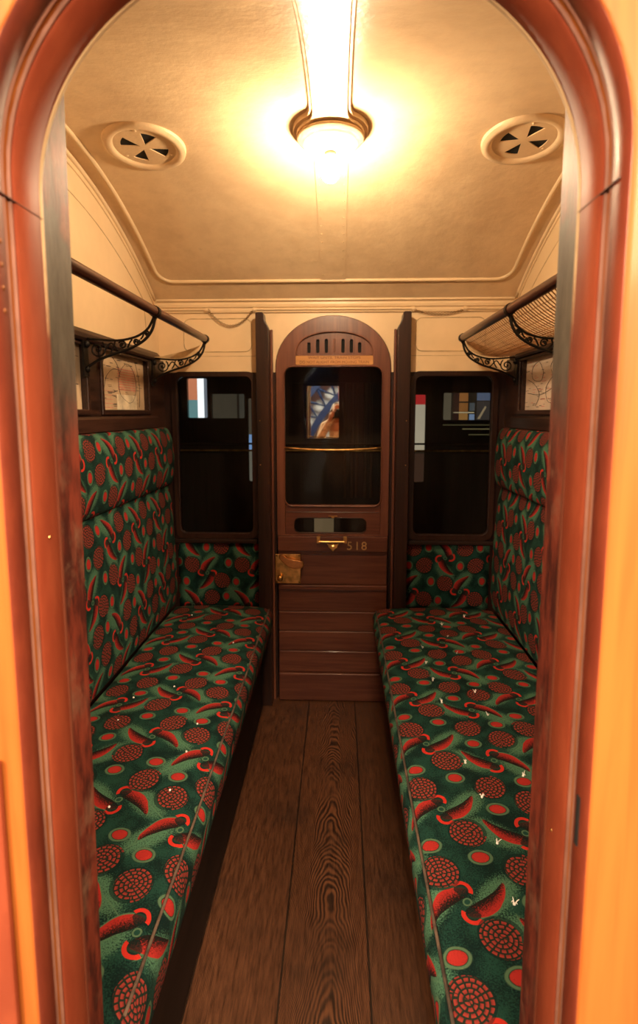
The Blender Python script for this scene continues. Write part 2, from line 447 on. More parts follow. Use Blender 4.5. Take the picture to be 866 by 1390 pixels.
# flat central strip with rivets, running to the far wall
sb = MB(); vs = []; fs = []
ny = 20
for i in range(ny+1):
    y = 1.86 + (2.66-1.86)*i/ny
    for x, d in ((-.058, 0), (-.058, .006), (.058, .006), (.058, 0)): vs.append((x, y, ceil_z(y)-d+.001))
for i in range(ny):
    for k in range(3): fs.append((4*i+k, 4*i+k+1, 4*i+k+5, 4*i+k+4))
sb.add(vs, fs)
for i in range(16):
    y = 1.99 + i*.045
    for x in (-.046, .046): sb.ball((x, y, ceil_z(y)-.006), (.003, .003, .0015), 6, 4)
sb.build('cover_strip', M['cream'], ce)

# far wall: cream upper panel, dark wood lower panelling
doorhole = arch(DA, DB, DS, -.02, .002)[:]
ZB = 1.742
wf = MB()
out = [(-HX-.03, ZB), (-DA-.002, ZB)] + [p for p in reversed(doorhole) if p[1] > ZB] + [(DA+.002, ZB), (HX+.03, ZB), (HX+.03, 2.13), (-HX-.03, 2.13)]
wf.prism(out, [], XZ, YF, YF+.05)
wallf = wf.build('wall_far', M['creamw']); struct(wallf, 'cream painted upper wall round the arched door', 'wall')
WX0, WX1, WZ0, WZ1 = .405, .805, .905, 1.735
wp = MB()
lower = [(-HX-.03, 0), (-DA-.002, 0), (-DA-.002, ZB), (-HX-.03, ZB)]
win = rrect(-WX1, -WX0, WZ0, WZ1-.012, .035)
wp.prism(lower, [win], XZ, YF-.004, YF+.05)
wp.prism([(-a, b) for a, b in lower][::-1], [[(-a, b) for a, b in win][::-1]], XZ, YF-.004, YF+.05)
panelling = wp.build('wood_panelling', M['mahog'], wallf)
# cornice trim along the top of the far wall
cp = [(YF, 2.035), (YF-.010, 2.035), (YF-.014, 2.045), (YF-.014, 2.056), (YF-.022, 2.060), (YF-.026, 2.072), (YF-.026, 2.082), (YF-.040, 2.088), (YF-.040, 2.100), (YF-.052, 2.104), (YF-.06, 2.112), (YF, 2.125)]
tr = MB().prism(cp, [], YZ, -HX, HX).build('trim_1', M['creamw']); struct(tr, 'stepped cream cornice along the top of the far wall', 'cornice')
# fine panel lines of the far wall
pl = MB()
for s in (-1, 1):
    r = rrect(min(s*.754, s*.41), max(s*.754, s*.41), 1.845, 2.008, .035)
    pl.tube([(x, YF-.0003, z) for x, z in r], .0026, 6, True)
for x0, x1 in ((-.88, -.30), (.30, .88)): pl.tube([(x0, YF, 1.823), (x1, YF, 1.823)], .0012, 6)
pl.build('panel_line', mat_plain('cream line shade', rgb(.50, .36, .2), .5), wallf)

# side partitions
def partition(s, name):
    ys = [.60 + (2.84-.60)*i/24 for i in range(25)]
    outl = [(.60, 0), (2.84, 0)] + [(y, ceil_z(y)+.01) for y in reversed(ys)]
    w = MB().prism(outl, [], YZ, s*(HX), s*(HX+.03)).build(name, M['creamw'])
    struct(w, 'cream partition with dark wood lower half behind the %s seat' % ('left' if s < 0 else 'right'), 'wall')
    # dark wood part with openings for the pictures
    holes = []
    for y0, y1 in ((2.05, 2.552), (1.41, 1.925)): holes.append([(y0, 1.545), (y1, 1.545), (y1, 1.778), (y0, 1.778)])
    MB().prism([(.62, 0), (2.80, 0), (2.80, 1.80), (.62, 1.80)], holes, YZ, s*(HX-.022), s*HX).build('wood_panelling', M['mahogY'], w, bevel=.003)
    # projecting rail above the pictures and the rail below them
    MB().prism([(HX, 1.785), (HX-.040, 1.785), (HX-.046, 1.795), (HX-.046, 1.81), (HX-.030, 1.828), (HX, 1.828)], [], lambda a, b, d: (s*a, d, b), .74, 2.68).build('trim_%d' % (9 if s < 0 else 10), M['mahogY'], bevel=.002)['kind'] = 'structure'
    MB().prism([(HX-.02, 1.468), (HX-.036, 1.468), (HX-.036, 1.515), (HX-.028, 1.525), (HX-.02, 1.525)], [], lambda a, b, d: (s*a, d, b), .74, 2.66).build('trim_%d' % (11 if s < 0 else 12), M['mahogY'], bevel=.002)['kind'] = 'structure'
    # arch moulding where the partition meets the ceiling
    mb = MB()
    for k, (dz, r) in enumerate(((.012, .010), (.040, .004))):
        mb.tube([(s*(HX-.002), y, ceil_z(y)-dz) for y in [.66 + (2.75-.66)*i/40 for i in range(41)]], r, 6)
    mb.build('arch_moulding', M['creamw'], w, smooth='all')
    pts = [(s*HX, y, z) for y, z in [(2.62, 1.90), (2.62, 1.94)] + [(2.60 - 1.86*i/30, ceil_z(2.60-1.86*i/30)-.13) for i in range(31)] + [(.74, 1.9)]]
    MB().tube(pts, .0022, 5).build('panel_line', bpy.data.materials['cream line shade'], w)
    return w
wl = partition(-1, 'wall_left'); wr = partition(1, 'wall_right')

# corner posts between far wall and partitions
# near wall with the arched doorway the photo is taken through
wn = MB(); ho = arch(DA+.004, DB+.004, DS, -.2)
big = [(-1.25, -.35), (1.25, -.35), (1.25, 2.75), (-1.25, 2.75)]
def with_notch(h): # doorway open at the floor: one outline
    hh = list(reversed(h))
    return [(-3.4, -.2), (hh[0][0], -.2)] + hh + [(hh[-1][0], -.2), (3.4, -.2), (3.4, 3.0), (-3.4, 3.0)]  # wall extended sideways and upwards out of view to block stray hall light
def dedupe(p):
    r = []
    for q in p:
        if not r or abs(q[0]-r[-1][0]) + abs(q[1]-r[-1][1]) > 1e-6: r.append(q)
    return r
wn.prism(dedupe(with_notch(ho)), [], XZ, .600, YN-.0005)
wnear = wn.build('wall_near', M['creamw']); struct(wnear, 'near coach side seen edge-on around the open doorway', 'wall')
MB().prism(dedupe(with_notch(ho)), [], XZ, .520, .5995).build('teak_panelling', M['teak'], wnear, bevel=.004, seg=3)

MB().box(-.60, -.313, .511, .5195, -.2, 1.18).build('hinge_pillar', M['reveal'], wnear, bevel=.003)
# swept door frame
def arch_path():
    fs = []
    n = 64
    def side(x, z, nx, nz): return lambda d, y: (x + nx*d, y, z + nz*d)
    for z in [-.2 + (DS+.2)*i/30 for i in range(30)]: fs.append(side(DA, z, 1, 0))
    for i in range(n+1):
        t = pi*i/n; nx, nz = cos(t)/DA, sin(t)/DB; l = sqrt(nx*nx+nz*nz)
        fs.append(side(DA*cos(t), DS + DB*sin(t), nx/l, nz/l))
    for z in [DS - (DS+.2)*i/30 for i in range(1, 31)]: fs.append(side(-DA, z, -1, 0))
    return fs
AP = arch_path()
frame = thing('trim_2', 'red painted arched door frame in the foreground', 'door frame', (0, .6, 0)); frame['kind'] = 'structure'
del frame['category']
MB().sweep(AP, [(.012, .6175), (0, .6175), (-.0006, .620), (0, .6225), (.012, .6225)], True).build('edge_strip', M['strip'], frame, smooth=True)
MB().sweep(AP, [(.012, .569), (.002, .569), (0, .572), (0, .615), (.001, .6173), (.012, .6173)], True).build('jamb_lining', M['reveal'], frame, smooth=True)
MB().sweep(AP, [(.012, .551), (.003, .551), (.0015, .554), (.004, .557), (.0045, .562), (.0015, .565), (.003, .5688), (.012, .5688)], True).build('bead', M['bead'], frame, smooth=True)
MB().sweep(AP, [(.012, .522), (.004, .522), (.001, .526), (.001, .548), (.003, .5508), (.012, .5508)], True).build('stop_moulding', mat_jamb('darker red frame paint', rgb(.15, .028, .014), rgb(.20, .040, .018), rgb(.085, .02, .014), .36, 5, .5, .75), frame, smooth=True)
# joint lines, screws, strike slot of the frame
for x in (-1, 1): MB().box(x*(DA-.0004), x*(DA+.004), .532, .621, DS-.0195, DS-.0185).build('frame_joint', M['seam'], frame)
SCREW = mat_plain('dull brass screw', rgb(.30, .12, .05), .5, .8)
for i in range(4): MB().ball((-DA-.0015, .541, 1.705-.022*i), (.0015, .003, .003), 8, 6).build('screw', SCREW, frame)
MB().ball((-DA, .595, 1.40), (.0012, .002, .002), 8, 6).build('screw', M['brass'], frame); MB().ball((DA, .60, 1.05), (.0012, .002, .002), 8, 6).build('screw', M['brass'], frame)
MB().box(DA-.0008, DA+.003, .535, .541, 1.085, 1.14).build('strike_slot', M['dark'], frame)
hg = MB().box(-DA-.003, -DA+.0015, .533, .545, .60, .68).tube([(-DA+.001, .539, .60), (-DA+.001, .539, .68)], .004, 8)
hg.build('hinge', M['brass'], frame)

# pillar boards each side of the two doors
def pillar(name, s, y0, y1, label, mat, notch_up=True):
    # profile in (x, z): ogee notch on the door side at the head
    xi, xo = .315, .378
    prof = [(xo, 0), (xo, 2.020), (xo-.004, 2.024), (xi+.030, 2.024), (xi+.025, 2.020), (xi+.022, 1.995), (xi+.016, 1.978), (xi+.006, 1.962), (xi, 1.945), (xi, 0)]
    o = MB().prism([(s*a, b) for a, b in prof], [], XZ, y0, y1).build(name, mat, bevel=.006, seg=3)
    struct(o, label, None); return o
for i, (s, lab) in enumerate(((-1, 'tall dark pillar board left of the far door'), (1, 'tall dark pillar board right of the far door'))):
    p = pillar('trim_%d' % (3+i), s, 2.712, YF-.004, lab, M['mahog'])
    for z in (1.50, 1.28): MB().ball((s*.362, 2.7115, z), (.003, .002, .003), 8, 6).build('screw', M['brass'], p)
    MB().box(s*.3025, s*.314, 2.775, YF, 0, 1.95).build('jamb_strip', M['doorV'], p, bevel=.002)
for i, (s, lab) in enumerate(((-1, 'worn red and grey pillar board at the left of the near doorway'), (1, 'worn red and grey pillar board at the right of the near doorway'))):
    q = pillar('trim_%d' % (5+i), s, YN+.001, .724 if s < 0 else .737, lab, M['pillar'])
    if s < 0:
        for v in q.data.vertices:
            if v.co.y > .7: v.co.y = .698 + .0215*v.co.z

for nm_ in ('wall_near', 'trim_2', 'trim_5', 'trim_6'): bpy.data.objects[nm_].location.x -= .007

# ================================================================== FAR DOOR
dr = thing('door_1', 'arched red mahogany carriage door with drop window, number 518', 'door', (0, 2.80, 0)); dr['kind'] = 'structure'; del dr['category']
y0, y1 = 2.778, 2.83
outline = arch(DA-.003, DB-.003, DS, .903)
glass_o = rrect(-.246, .246, 1.062, 1.768, .04)
hole_o = [(-.246, .912), (.246, .912)] + [p for p in glass_o if p[1] > 1.4]
vent_o = [(-.185, 1.825)] ; vent_o = []
for i in range(25):
    t = pi*i/24; vent_o.append((.006 + .19*cos(t), 1.832 + .108*sin(t)**.75 if 0 < i < 24 else 1.832))
vent_o += [(-.178, 1.826), (-.165, 1.823), (.177, 1.823), (.190, 1.826)]
sash_o = [(-.25, .910), (.25, .910), (.25, 1.060), (-.25, 1.060)]
MB().prism(dedupe(outline), [hole_o, vent_o], XZ, y0, y1).build('door_frame', M['doorV'], dr, bevel=.004, seg=3)
# rebate ring around the drop window
ri = MB(); gi = rrect(-.238, .238, 1.07, 1.76, .034)
ri.tube([(x, y0-.001, z) for x, z in rrect(-.248, .248, 1.060, 1.770, .042)], .004, 6, True)
ri.build('window_bead', M['doorV'], dr, smooth='all')
MB().box(-.25, .25, 2.800, 2.804, 1.05, 1.775).build('window_pane', M['glass'], dr)
# curved brass guard bar
gb = MB().tube([(-.246 + .492*i/16, y0-.004 - .016*sin(pi*i/16), 1.362 - .010*sin(pi*i/16)) for i in range(17)], .0045, 8)
gb.build('guard_bar', M['brass'], dr, smooth='all')
# vent grille
vg = MB(); slots = []
for x, za, zb in ((-.121, 1.842, 1.892), (-.077, 1.842, 1.907), (-.034, 1.842, 1.909), (.049, 1.842, 1.909), (.091, 1.842, 1.907), (.132, 1.842, 1.892)):
    slots.append(rrect(x-.0085, x+.0085, za-.006, zb-.004, .007, 3))
vg.prism(vent_o, slots, XZ, y0+.008, y0+.02)
vv = vg.build('vent_grille', M['doorV'], dr)
MB().prism([(a*.99, b) for a, b in vent_o], [], XZ, y0+.021, y0+.03).build('vent_back', M['dark'], vv)
MB().box(.002, .012, y0+.004, y0+.012, 1.838, 1.905).build('shutter_knob', M['doorV'], vv, bevel=.003)
MB().tube([(x, y0-.001, z) for x, z in vent_o], .0035, 6, True).build('vent_moulding', M['doorV'], dr, smooth='all')
# notice
nb = MB().prism(rrect(-.187, .199, 1.776, 1.829-.008, .006, 3), [], XZ, y0-.005, y0-.0005).build('notice_plate', mat_wood('varnished notice', rgb(.46, .21, .06), rgb(.60, .29, .09), 'X', .35, .3), dr)
tx = MB(); add_text(tx, 'WAIT UNTIL TRAIN STOPS', .017, .006, y0-.0053, 1.811, .26); add_text(tx, 'DO NOT ALIGHT FROM MOVING TRAIN', .019, .006, y0-.0053, 1.789, .345)
tx.build('lettering', mat_plain('dark brown lettering', rgb(.16, .055, .015), .6), nb)
# lower sash with its little window
lp = rrect(-.199, .174, .918, .998, .028)
MB().prism([(-.2455, .905), (.2455, .905), (.2455, 1.066), (-.2455, 1.066)], [lp], XZ, y0+.004, y0+.03).build('sash', M['door'], dr, bevel=.003)
MB().tube([(x, y0+.006, z) for x, z in lp], .003, 6, True).build('sash_bead', M['mahog'], dr, smooth='all')
MB().box(-.22, .20, 2.800, 2.803, .91, 1.01).build('sash_pane', M['glass'], dr)
MB().tube([(-.24, y0+.004, 1.028), (.24, y0+.004, 1.028)], .002, 6).build('sash_line', M['mahog'], dr)
MB().box(-.022, .024, y0-.002, y0+.006, 1.0065, 1.0105).box(-.006, .008, y0-.001, y0+.006, .999, 1.0065).build('sash_catch', M['brass'], dr)
# waist rail, panels and boards
def rail(name, z0, z1, ya, mat=M['door'], bev=.004, x=DA-.006): return MB().box(-x, x, ya, y1, z0, z1).build(name, mat, dr, bevel=bev, seg=3)
rail('waist_rail', .823, .9025, y0-.012)
rail('rail_ledge', .806, .8225, y0-.002, M['door'], .003)
rail('lock_panel', .641, .8055, y0+.004)
rail('mid_ledge', .616, .6405, y0-.010)
for za, zb in ((.495, .6155), (.387, .4935), (.277, .3855), (.158, .2755)): rail('board', za, zb, y0, M['door'], .005)
rail('kick_board', .004, .1565, y0-.014, M['door'], .006)
MB().box(-DA+.004, DA-.004, y0+.012, y1+.001, .002, .90).build('groove_back', M['groove'], dr)
# lock
lk = MB().box(-.300, -.166, y0-.004, y0+.004, .648, .806).build('lock_plate', M['brass'], dr, bevel=.003)
lever = MB().prism([(-.275, .806), (-.262, .812), (-.235, .790), (-.205, .782), (-.175, .778), (-.150, .772), (-.147, .752), (-.160, .738), (-.195, .733), (-.228, .742), (-.258, .768), (-.276, .790)], [], XZ, y0-.030, y0-.012)
lever.tube([(-.262, y0-.02, .795), (-.262, y0, .795)], .009, 10)
lever.build('lever', mat_plain('copper coloured lever', rgb(.60, .27, .10), .35, 1.0), lk, bevel=.004, seg=3)
MB().tube([(-.272, y0-.004, .682), (-.272, y0-.022, .682)], [.014, .008], 12).ball((-.272, y0-.030, .682), (.016, .012, .016), 14, 10).build('knob', M['brass'], lk, smooth='all')
DSC = mat_plain('dark screw', rgb(.08, .05, .02), .5, 1.0)
for x, z in ((-.292, .798), (-.174, .798), (-.292, .656), (-.174, .656)): MB().ball((x, y0-.004, z), (.004, .002, .004), 8, 5).build('screw', DSC, lk)
# lift handle, ornament and number
lh = MB().box(-.082, -.064, y0-.020, y0-.008, .868, .905).box(.056, .074, y0-.020, y0-.008, .868, .905).tube([(-.07, y0-.024, .878), (.062, y0-.024, .878)], .005, 8)
lh.build('lift_handle', M['brass'], dr, bevel=.003)
hp = [(-.030, .868), (-.012, .862), (.002, .866), (.016, .862), (.034, .868), (.026, .855), (.024, .846), (.012, .838), (.002, .824), (-.008, .838), (-.020, .846), (-.022, .855)]
MB().prism(hp, [], XZ, y0-.018, y0-.011).tube([(.002, y0-.02, .856), (.002, y0-.012, .850)], .006, 8).build('escutcheon', M['brass'], dr, bevel=.002)
nm = MB(); add_text(nm, '5', .062, .088, y0-.0125, .853); add_text(nm, '1', .062, .127, y0-.0125, .853); add_text(nm, '8', .062, .163, y0-.0125, .853)
nm.build('number', M['gold'], dr)

# ================================================================== FAR WINDOWS
def far_window(s, name, label):
    e = thing(name, label, None, (s*.605, YF, 1.30)); e['kind'] = 'structure'
    o = rrect(min(s*.388, s*.822), max(s*.388, s*.822), .885, 1.745, .045); i = rrect(min(s*.412, s*.798), max(s*.412, s*.798), .912, 1.722, .035)
    MB().prism(o, [i], XZ, YF-.022, YF-.0045).build('window_frame', M['mahog'], e, bevel=.005, seg=3)
    MB().tube([(x, YF-.010, z) for x, z in i], .004, 6, True).build('window_bead', M['mahogX'], e, smooth='all')
    MB().box(s*.40, s*.81, YF+.006, YF+.010, .90, 1.735).build('window_pane', M['glass'], e)
    MB().box(s*.39, s*.83, YF-.032, YF-.0045, .862, .884).build('window_sill', M['mahogX'], e, bevel=.004)
far_window(-1, 'window_1', 'dark wood framed window left of the far door'); far_window(1, 'window_2', 'dark wood framed window right of the far door')
# upholstered panels under the windows
def soft_panel(s):
    nx, nz = 12, 10; vs = []; fs = []; uv = []
    for j in range(nz+1):
        for i in range(nx+1):
            a, b = i/nx, j/nz; x = .385 + (.815-.385)*a; z = .50 + (.86-.50)*b
            bul = .014 * (1-(2*a-1)**6) * (1-(2*b-1)**6)
            vs.append((s*x, YF-.005-bul, z)); uv.append((z*1.0 + (.02 if s < 0 else .11), s*x+.13))
    for j in range(nz):
        for i in range(nx): fs.append((j*(nx+1)+i, j*(nx+1)+i+1, (j+1)*(nx+1)+i+1, (j+1)*(nx+1)+i))
    mb = MB(); mb.add(vs, fs)
    o = mb.build('upholstered_panel', M['moq'], None, loc=(s*.6, YF, .68), smooth='all', uvs=uv)
    sd = o.modifiers.new('thickness', 'SOLIDIFY'); sd.thickness = .004; sd.offset = -1 if s > 0 else 1
    tag(o, 'dark green and red patterned cloth panel under the far %s window' % ('left' if s < 0 else 'right'), 'upholstered panel', 'cloth panels under the far windows')
soft_panel(-1); soft_panel(1)

# ================================================================== BENCH SEATS
def loft(profile, ys, s, uvf, endcap=True):
    """profile points (x, z) at each y (callable) lofted along y, with UVs from arc length"""
    mb = MB(); uv = []; vs = []; fs = []; n = len(profile(ys[0]))
    for y in ys:
        pr = profile(y); L = 0; last = None
        for (x, z) in pr:
            if last: L += sqrt((x-last[0])**2 + (z-last[1])**2)
            last = (x, z); vs.append((s*x, y, z)); uv.append(uvf(L, y))
    m = len(ys)
    for j in range(m-1):
        for i in range(n): fs.append((j*n+i, j*n+(i+1) % n, (j+1)*n+(i+1) % n, (j+1)*n+i))
    fs += [tuple(range(n))[::-1], tuple((m-1)*n+i for i in range(n))]
    mb.add(vs, fs); return mb, uv

def bench(s):
    side = 'left' if s < 0 else 'right'
    xf = .305 if s < 0 else .205       # front edge
    e = thing('bench_seat', '%s green and red moquette bench seat with %s' % (side, 'its front edge close to the bare floor strip' if s < 0 else 'many white cotton tufts'), 'bench seat', (s*.6, 1.73, 0))
    e['label'] = ('long moquette bench seat on the left, along the left partition' if s < 0 else 'long moquette bench seat on the right, deeper one with more white tufts')
    e['group'] = 'facing bench seats'
    ys = [.745, .75, .76] + [.78 + (2.675-.78)*i/48 for i in range(49)] + [2.69, 2.70, 2.705]
    def crown(y):
        d = min(y-.745, 2.705-y); return 1 - max(0, 1-d/.03)**2 if d < .03 else 1
    def prof(y):
        k = crown(y); w = .006*sin(y*9.0) * k
        zt = .556 + w*.4; drop = .018*(1-k)
        xb = .815
        pts = [(xb, .40), (xb, .535-drop)]
        for i in range(13):
            a = i/12; pts.append((xb-.01 - (xb-.01-xf-.045)*a, zt - drop - .006 + .012*sin(pi*a)**.7))
        for i in range(1, 7):
            t = pi/2*i/6; pts.append((xf+.045 - .045*sin(t) + (1-k)*.01, zt-drop-.006 - .05*(1-cos(t))))
        pts += [(xf+.004, .47), (xf+.006, .44), (xf+.012, .405), (xf+.02, .398)]
        return pts
    # u follows x across the seat top
    if s > 0: uvf = lambda L, y: (.815 - (L-.135) - .285, y-1.005)
    else:     uvf = lambda L, y: (.18 + (.815-(L-.135)) - .34, y-.919+.184)
    mb, uv = loft(prof, ys, s, uvf)
    cu = mb.build('seat_cushion', M['moq'], e, smooth=True, uvs=uv)
    # piping seam along the front edge
    MB().tube([(s*(xf+.0165), y, .5440+.0022*sin(y*9)) for y in ys[3:-3]], .0034, 6).build('piping', mat_plain('rose piping', rgb(.07, .045, .03), .9, var=.6, scale=30), cu, smooth='all')
    # tufts
    T = ([(.639, 2.562), (.511, 2.451), (.511, 2.312), (.385, 2.2), (.515, 2.145), (.377, 2.06), (.38, 1.92), (.514, 1.84), (.384, 1.766), (.518, 1.688), (.39, 1.443), (.533, 1.391), (.401, 1.306), (.397, 1.155), (.386, .998)] if s > 0 else
         [(.681, 2.535), (.543, 2.147), (.558, 1.841), (.676, 1.76), (.673, 1.619), (.414, 1.609), (.535, 1.541), (.418, 2.223), (.407, 1.303), (.54, 1.237), (.409, 1.466)])
    for (x, y) in T:
        tb = MB()
        if s > 0:
            for k in range(4):
                a = random.uniform(0, 2*pi); l = random.uniform(.004, .010)
                tb.tube([(s*x, y, .560), (s*x+cos(a)*l*.6, y+sin(a)*l*.6, .569), (s*x+cos(a)*l, y+sin(a)*l, .566+random.uniform(0, .008))], [.0012, .001, .0006], 5)
        tb.ball((s*x, y, .561), (.0032, .0032, .003), 8, 6)
        tb.build('tuft', M['thread'], cu)
    # backrest
    zb0, zb1 = .545, 1.168
    def bprof(y):
        d = min(y-.745, 2.765-y); k = 1 - max(0, 1-d/.02)**2 if d < .02 else 1
        pts = [(.858, zb0)]
        for i in range(17):
            a = i/16; z = zb0 + (zb1-zb0)*a
            x = .812 + .022*a - .006*sin(pi*a)*k + (1-k)*.012 + (.012 if i in (0, 16) else .006 if i in (1, 15) else 0)
            pts.append((x, z))
        pts.append((.858, zb1)); return pts
    ys2 = [.745, .75, .76] + [.78 + (2.735-.78)*i/30 for i in range(31)] + [2.75, 2.76, 2.765]
    ub = (.815-.285) if s > 0 else (.18+.815-.34)
    mb, uv = loft(bprof, ys2, s, lambda L, y: (ub + .05 + L, (y-1.005) if s > 0 else (y-.919+.184)))
    mb.build('backrest', M['moq'], e, smooth=True, uvs=uv)
    def hprof(y):
        d = min(y-.745, 2.762-y); k = 1 - max(0, 1-d/.025)**2 if d < .025 else 1
        pts = [(.860, 1.172)]
        for i in range(15):
            t = pi*i/14; z = 1.172 + (1.466-1.172)*(1-cos(t))/2
            x = .850 - .052*(sin(t)**.6 if 0 < i < 14 else 0)*(.35+.65*k) + .012*(i/14)
            pts.append((x, z))
        pts.append((.862, 1.466)); return pts
    ys3 = [.745, .75, .76] + [.78 + (2.73-.78)*i/30 for i in range(31)] + [2.745, 2.757, 2.762]
    mb, uv = loft(hprof, ys3, s, lambda L, y: (ub + .74 + L, (y-1.005) if s > 0 else (y-.919+.184)))
    mb.build('headrest', M['moq'], e, smooth=True, uvs=uv)
    # wooden base and end board
    MB().box(s*(.365 if s < 0 else .30), s*.855, .75, 2.70, .005, .396).build('seat_base', M['basew'], e, bevel=.004)
bench(-1); bench(1)
# dark heater skirting strip on the floor by the left seat
# ================================================================== LUGGAGE RACKS
def spiral(c, r0, r1, a0, turns, n=22):
    return [(c[0] + (r0+(r1-r0)*i/n)*cos(a0+turns*2*pi*i/n), c[1] + (r0+(r1-r0)*i/n)*sin(a0+turns*2*pi*i/n)) for i in range(n+1)]
def smooth_pts(P, k=6):
    out = []
    for i in range(len(P)-1):
        p0, p1, p2, p3 = P[max(i-1, 0)], P[i], P[i+1], P[min(i+2, len(P)-1)]
        for j in range(k):
            t = j/k
            out.append(tuple(.5*((2*p1[d]) + (-p0[d]+p2[d])*t + (2*p0[d]-5*p1[d]+4*p2[d]-p3[d])*t*t + (-p0[d]+3*p1[d]-3*p2[d]+p3[d])*t**3) for d in range(len(p1))))
    out.append(P[-1]); return out
INNER = smooth_pts([(.606, 1.862), (.625, 1.828), (.660, 1.803), (.705, 1.790), (.755, 1.787), (.850, 1.795)])
OUTER = smooth_pts([(.600, 1.862), (.612, 1.822), (.640, 1.788), (.690, 1.760), (.745, 1.742), (.800, 1.722), (.850, 1.692)])
def rack(s):
    side = 'left' if s < 0 else 'right'
    lab = 'luggage rack on the left with dark wooden rail and open scroll brackets' if s < 0 else 'luggage rack on the right with string netting under its rail'
    e = thing('luggage_rack', lab, 'luggage rack', (s*.6, 1.7, 1.88), 'luggage racks over the seats')
    rx, rz = .600, 1.883
    MB().tube([(s*rx, .745, rz), (s*rx, 2.612, rz)], .0165, 16).ball((s*rx, 2.615, rz), (.0175, .012, .0175), 14, 8).build('rail', M['rod'], e, smooth=True)
    for y in (2.60, 1.90, 1.20):
        b = MB()
        for line, r in ((INNER, .0042), (OUTER, .005)): b.tube([(s*x, y, z) for x, z in line], r, 6)
        for c, r0, a0, tn in (((.805, 1.757), .030, 2.2, 1.6), ((.717, 1.772), .014, .4, 1.4), ((.668, 1.783), .012, 2.6, 1.3), ((.630, 1.812), .009, 3.6, 1.2)):
            b.tube([(s*x, y, z) for x, z in spiral(c, r0, .004, a0, tn)], .0032, 5)
            b.ball((s*(c[0]+.003), y, c[1]), .0048, 6, 5)
        for P in ([(.775, 1.757), (.757, 1.778), (.735, 1.757), (.727, 1.752)], [(.76, 1.745), (.748, 1.765), (.742, 1.785)], [(.70, 1.762), (.69, 1.782), (.682, 1.79)], [(.653, 1.79), (.645, 1.80), (.640, 1.815)]):
            b.tube([(s*x, y, z) for x, z in smooth_pts(P, 4)], .003, 5)
        # collar under the rail and wall plate
        b.tube([(s*rx, y-.012, rz), (s*rx, y+.012, rz)], .0195, 12); b.tube([(s*rx, y, rz-.012), (s*(rx+.002), y, 1.858)], [.012, .007], 8)
        b.box(s*.846, s*.8532, y-.018, y+.018, 1.665, 1.80); b.ball((s*.842, y, 1.775), (.010, .013, .013), 10, 8); b.ball((s*.843, y, 1.69), (.009, .011, .011), 10, 8)
        b.build('bracket', M['iron'], e, smooth=True)
    def sag(u):   # string floor of the rack: rail (u=0) to wall (u=1)
        return (rx+.006 + (.853-rx-.006)*u, rz-.008 + (1.815-rz+.008)*u - .046*sin(pi*u)**.8 if 0 < u < 1 else (rz-.008 if u == 0 else 1.815))
    # canvas gusset closing the end
    g = [sag(i/14) for i in range(15)]
    if s > 0:
        top = [(.612, 1.868), (.70, 1.842), (.80, 1.822), (.853, 1.815)]
        lower = [(x, z) for x, z in INNER if .618 < x < .85]
        MB().prism([(s*a, b) for a, b in top + list(reversed([(x, z+.008) for x, z in lower]))], [], XZ, 2.588, 2.591).build('net_end', M['canvas'], e)
        mb = MB(); nu, nv = 13, 78; vs = []; fs = []
        for j in range(nv+1):
            y = .78 + (2.585-.78)*j/nv
            for i in range(nu+1):
                x, z = sag(i/nu); vs.append((s*x, y, z))
        for j in range(nv):
            for i in range(nu): fs.append((j*(nu+1)+i, j*(nu+1)+i+1, (j+1)*(nu+1)+i+1, (j+1)*(nu+1)+i))
        mb.add(vs, fs); o = mb.build('net', M['string'], e)
        w = o.modifiers.new('strings', 'WIREFRAME'); w.thickness = .0036; w.use_even_offset = False
    else:
        top = [(.615, 1.86), (.70, 1.815), (.80, 1.80), (.853, 1.80)]
        lower = [(x, z) for x, z in INNER if .63 < x < .85]
        MB().prism([(s*a, b) for a, b in [(.622, 1.850), (.70, 1.825), (.80, 1.803), (.85, 1.798)] + list(reversed([(x, z+.004) for x, z in lower]))], [], XZ, 2.588, 2.591).build('net_end', M['canvas'], e)
rack(-1); rack(1)

